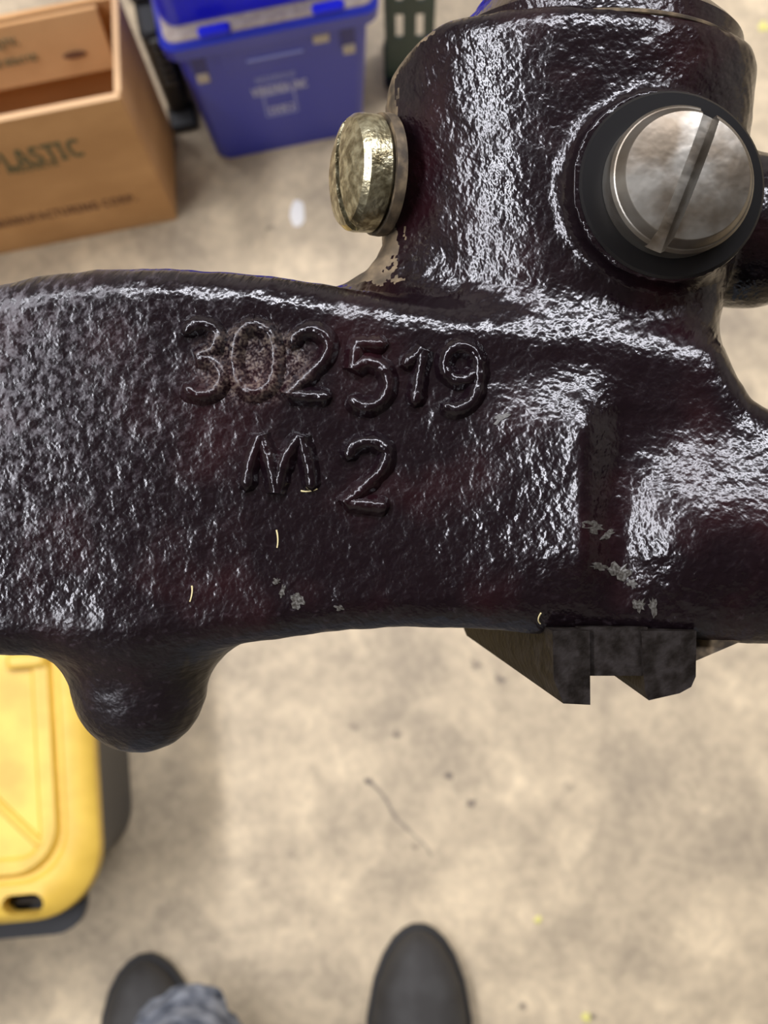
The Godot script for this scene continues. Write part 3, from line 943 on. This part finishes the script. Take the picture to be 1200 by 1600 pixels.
func tote() -> void:
	var yaw := 0.09
	var w := 0.46
	var d := 0.34
	# near right corner of the lid, before rounding
	var cnr := Vector3(-0.2610, 0, 0.1765)
	var b := Basis(Vector3.UP, yaw)
	var mid := cnr + b * Vector3(-w / 2, 0, -d / 2)
	var o := thing("storage_tote", "black storage tote with a worn yellow lid on the floor at the left", "storage tote", mid, yaw)
	put("tub", bake(shell(w - 0.036, d - 0.064, w - 0.02, d - 0.03, 0.235, 0.004, 0.05)), M.black_plastic, o)
	put("under_lid_slab", bake(loft([rrect(w - 0.05, d + 0.030, 0.03, 0.196), rrect(w - 0.046, d + 0.034, 0.03, 0.2), rrect(w - 0.046, d + 0.034, 0.03, 0.212), rrect(w - 0.06, d - 0.01, 0.03, 0.214)], true, true)), M.deep_black, o)  # near-black slab just under the lid, jutting past its long sides
	var R := 0.062
	var lid := PackedVector3Array()
	lid = loft([rrect(w - 0.006, d - 0.006, R, 0.226, 10), rrect(w, d, R, 0.232, 10), rrect(w - 0.002, d - 0.002, R, 0.246, 10), rrect(w - 0.014, d - 0.014, R, 0.254, 10), rrect(w - 0.034, d - 0.034, R * 0.9, 0.258, 10), rrect(w - 0.050, d - 0.066, R * 0.7, 0.258, 10), rrect(w - 0.056, d - 0.072, R * 0.7, 0.254, 10), rrect(w - 0.062, d - 0.078, R * 0.68, 0.254, 10), rrect(w - 0.070, d - 0.086, R * 0.66, 0.2615, 10), rrect(w - 0.094, d - 0.108, 0.02, 0.2615, 10), rrect(w - 0.100, d - 0.114, 0.018, 0.2575, 10)])
	var c := CSGCombiner3D.new()
	var lm := CSGMesh3D.new()
	lm.mesh = bake(lid, 30.0)
	c.add_child(lm)
	for x in [-1, 1]:
		for z in [-1, 1]:
			var cut := CSGMesh3D.new()
			cut.mesh = bake(rbox(0.036, 0.06, 0.017, 0.0084, Vector3(x * (w / 2 - 0.068), 0.21, z * (d / 2 - 0.0165)), 0.0))
			cut.operation = CSGShape3D.OPERATION_SUBTRACTION
			c.add_child(cut)
	var s: PackedVector3Array = await csg_soup(c)
	var lp := put("lid", bake(s, 32.0), M.yellow, o)
	tag(lp, "yellow lid with raised panel and slots")
	# stiffening ribs across the lid's panel
	for q in [[0.112, 0.03, 0.182, 0.105], [0.112, 0.03, -0.02, 0.09]]:
		var a := Vector3(q[0], 0.2585, q[1])
		var e := Vector3(q[2], 0.2585, q[3])
		put("lid_rib", bake(tube([a, a.lerp(e, 0.5), e], 0.0045, 0.0045, 8), 40.0), M.yellow, lp)
	put("lid_step", bake(rbox(0.034, 0.010, 0.014, 0.003, Vector3(w / 2 - 0.052, 0.2575, -0.055))), M.yellow, lp)

func boot_soup(L: float, W: float, H: float) -> Array:
	# toe at -z; returns the upper and the sole
	var rings := []
	var sole0 := PackedVector3Array()
	var prof := [[0.0, 0.09, 0.30], [0.015, 0.28, 0.52], [0.045, 0.48, 0.72], [0.1, 0.69, 0.86], [0.18, 0.87, 0.95], [0.30, 1.0, 1.05], [0.42, 0.97, 1.22], [0.55, 0.88, 1.5], [0.70, 0.80, 1.85], [0.85, 0.80, 2.0], [0.95, 0.66, 1.9], [1.0, 0.35, 1.7]]
	for p in prof:
		var z: float = p[0] * L
		var ring := PackedVector3Array()
		for i in 24:
			var a := TAU * i / 24
			var cx := cos(a)
			var sy := sin(a)
			var ex: float = signf(cx) * absf(cx) ** 0.8 * W / 2 * p[1]
			var ey: float = (sy ** 0.85 if sy > 0 else -0.25 * absf(sy)) * H * p[2] * 0.82 + 0.022
			ring.append(Vector3(ex, maxf(ey, 0.012), z))
		rings.append(ring)
	var up := loft(rings)
	var left := []
	for k in range(rings.size()):
		var p = prof[k]
		left.append(Vector2(W / 2 * p[1] * 1.05 + 0.002, p[0] * (L + 0.006) - 0.004))
	var outline := []
	for k in left.size(): outline.append(Vector2(left[k].x, left[k].y))
	for k in range(left.size() - 1, -1, -1): outline.append(Vector2(-left[k].x, left[k].y))
	var sole := moved(prism(outline, 0, 0.02, 0.003), Transform3D(Basis(Vector3.RIGHT, PI / 2), Vector3(0, 0.02, 0)))
	# prism lies along z: turn it flat
	return [up, sole]

func legs(p: Vector3) -> float:
	var d := 1e9
	for s in 2:
		var an: Vector3 = ankles[s]
		var kn: Vector3 = knees[s]
		var hp: Vector3 = hips[s]
		var leg := smin(capsule(p, an, kn, 0.055, 0.07), capsule(p, kn, hp, 0.072, 0.1), 0.04)
		d = smin(d, leg, 0.05)
	d = smin(d, capsule(p, hips[0] + Vector3(0.02, 0.06, 0), hips[1] + Vector3(-0.02, 0.06, 0), 0.14, 0.14), 0.1)
	d = maxf(d, p.y - 1.06)
	d = maxf(d, (an_cut - p.y))
	return d + 0.004 * sin(p.y * 70.0 + p.x * 40.0) * lump.get_noise_3d(p.x * 900, p.y * 700, p.z * 900) * 2.0

var ankles := [Vector3(-0.213, 0.07, 0.318), Vector3(0.02, 0.10, 0.46)]
var knees := [Vector3(-0.19, 0.48, 0.42), Vector3(0.06, 0.48, 0.46)]
var hips := [Vector3(-0.11, 0.90, 0.56), Vector3(0.09, 0.90, 0.56)]
var an_cut := 0.075

func person() -> void:
	var o := thing("person", "person standing in black rubber boots and faded blue jeans, toes at the picture's lower edge", "person")
	var b := boot_soup(0.30, 0.098, 0.055)
	for q in [[Vector3(0.0135, 0, 0.221), 0.0], [Vector3(-0.268, 0, 0.252), 0.12]]:
		var t := Transform3D(Basis(Vector3.UP, q[1]), q[0])
		var bt := put("boot", bake(b[0], 50.0), M.boot, o, t)
		bt.set_meta("label", "right boot, black with scuffed toe" if q[1] == 0.0 else "left boot, black, half under the jeans cuff")
		put("sole", bake(b[1], 30.0), M.sole, bt)
	tag(put("jeans", nets(legs, Vector3(-0.42, 0.06, 0.2), Vector3(0.36, 1.14, 0.8), 0.014, 1.0, false), M.denim, o), "faded blue jeans")

func scraps() -> void:
	var rng := RandomNumberGenerator.new()
	rng.seed = 12
	for q in [["leaf_scrap", Vector3(0.402, 0, -0.764), 0.008, "yellow_scrap", "pale yellow leaf scrap on the floor at the upper right edge", "scrap"], ["paper_scrap", Vector3(-0.1195, 0, -0.5487), 0.010, "paper", "white paper scrap on the floor below the blue bin", "scrap"], ["grit_speck", Vector3(0.1361, 0, 0.2136), 0.0045, "yellow_scrap", "small yellow speck on the floor right of the nearest boot", "scrap"], ["paint_speck", Vector3(0.184, 0, 0.3105), 0.006, "yellow_scrap", "dull yellow speck on the floor by the lower picture edge", "scrap"]]:
		var ring := PackedVector3Array()
		var mid := PackedVector3Array()
		for i in 9:
			var a := TAU * i / 9
			var r: float = q[2] * rng.randf_range(0.6, 1.1)
			var st := 1.9 if q[0] == "paper_scrap" else 1.0
			ring.append(Vector3(cos(a) * r, 0.0003, -sin(a) * r * st))
			mid.append(Vector3(cos(a) * r * 0.6, 0.0016 + rng.randf() * 0.001, -sin(a) * r * 0.6 * st))
		var s := loft([ring, mid], true, true)
		var o := put(q[0], bake(s, 20.0), M[q[3]], self, Transform3D(Basis(), q[1]))
		tag(o, q[4], q[5])

# ---------------------------------------------------------------- scene
var CAM := Transform3D(Basis(Vector3(0.9998806, -0.0153016, -0.0021559), Vector3(0, 0.1395143, -0.99022), Vector3(0.0154527, 0.9901018, 0.1394977)).orthonormalized(), Vector3(0, 1.5, 0))

func _ready() -> void:
	var cam := Camera3D.new()
	cam.name = "camera"
	cam.transform = CAM
	cam.near = 0.02
	cam.far = 50.0
	var at := CameraAttributesPhysical.new()
	at.frustum_focal_length = 12.0 / (800.0 / 2200.0)
	at.frustum_focus_distance = 0.2
	at.frustum_near = 0.02
	at.frustum_far = 50.0
	at.exposure_aperture = 27.0
	cam.attributes = at
	cam.fov = rad_to_deg(2.0 * atan(800.0 / 2200.0))
	add_child(cam)
	cam.current = true
	var env := Environment.new()
	env.background_mode = Environment.BG_COLOR
	env.background_color = Color.BLACK
	env.tonemap_mode = Environment.TONE_MAPPER_LINEAR
	env.tonemap_exposure = 0.86
	env.sdfgi_enabled = true
	env.ssao_enabled = true
	env.ssil_enabled = true
	var we := WorldEnvironment.new()
	we.name = "environment"
	we.environment = env
	add_child(we)
	lump.frequency = 0.018
	lump.seed = 77
	lump.fractal_octaves = 2
	materials()
	strip_light(Vector3(-1.15, 2.84, -0.35), 2.4, true, 9.0, "white strip light under the ceiling to the left of the casting")
	strip_light(Vector3(0.5, 2.84, -1.25), 2.4, false, 9.0, "white strip light under the ceiling beyond the blue bins")
	room()
	var t0 := Time.get_ticks_msec()
	await casting()
	print("casting ", Time.get_ticks_msec() - t0)
	cardboard_box()
	blue_bin()
	black_case()
	await post()
	await tote()
	person()
	scraps()
	print("all ", Time.get_ticks_msec() - t0)
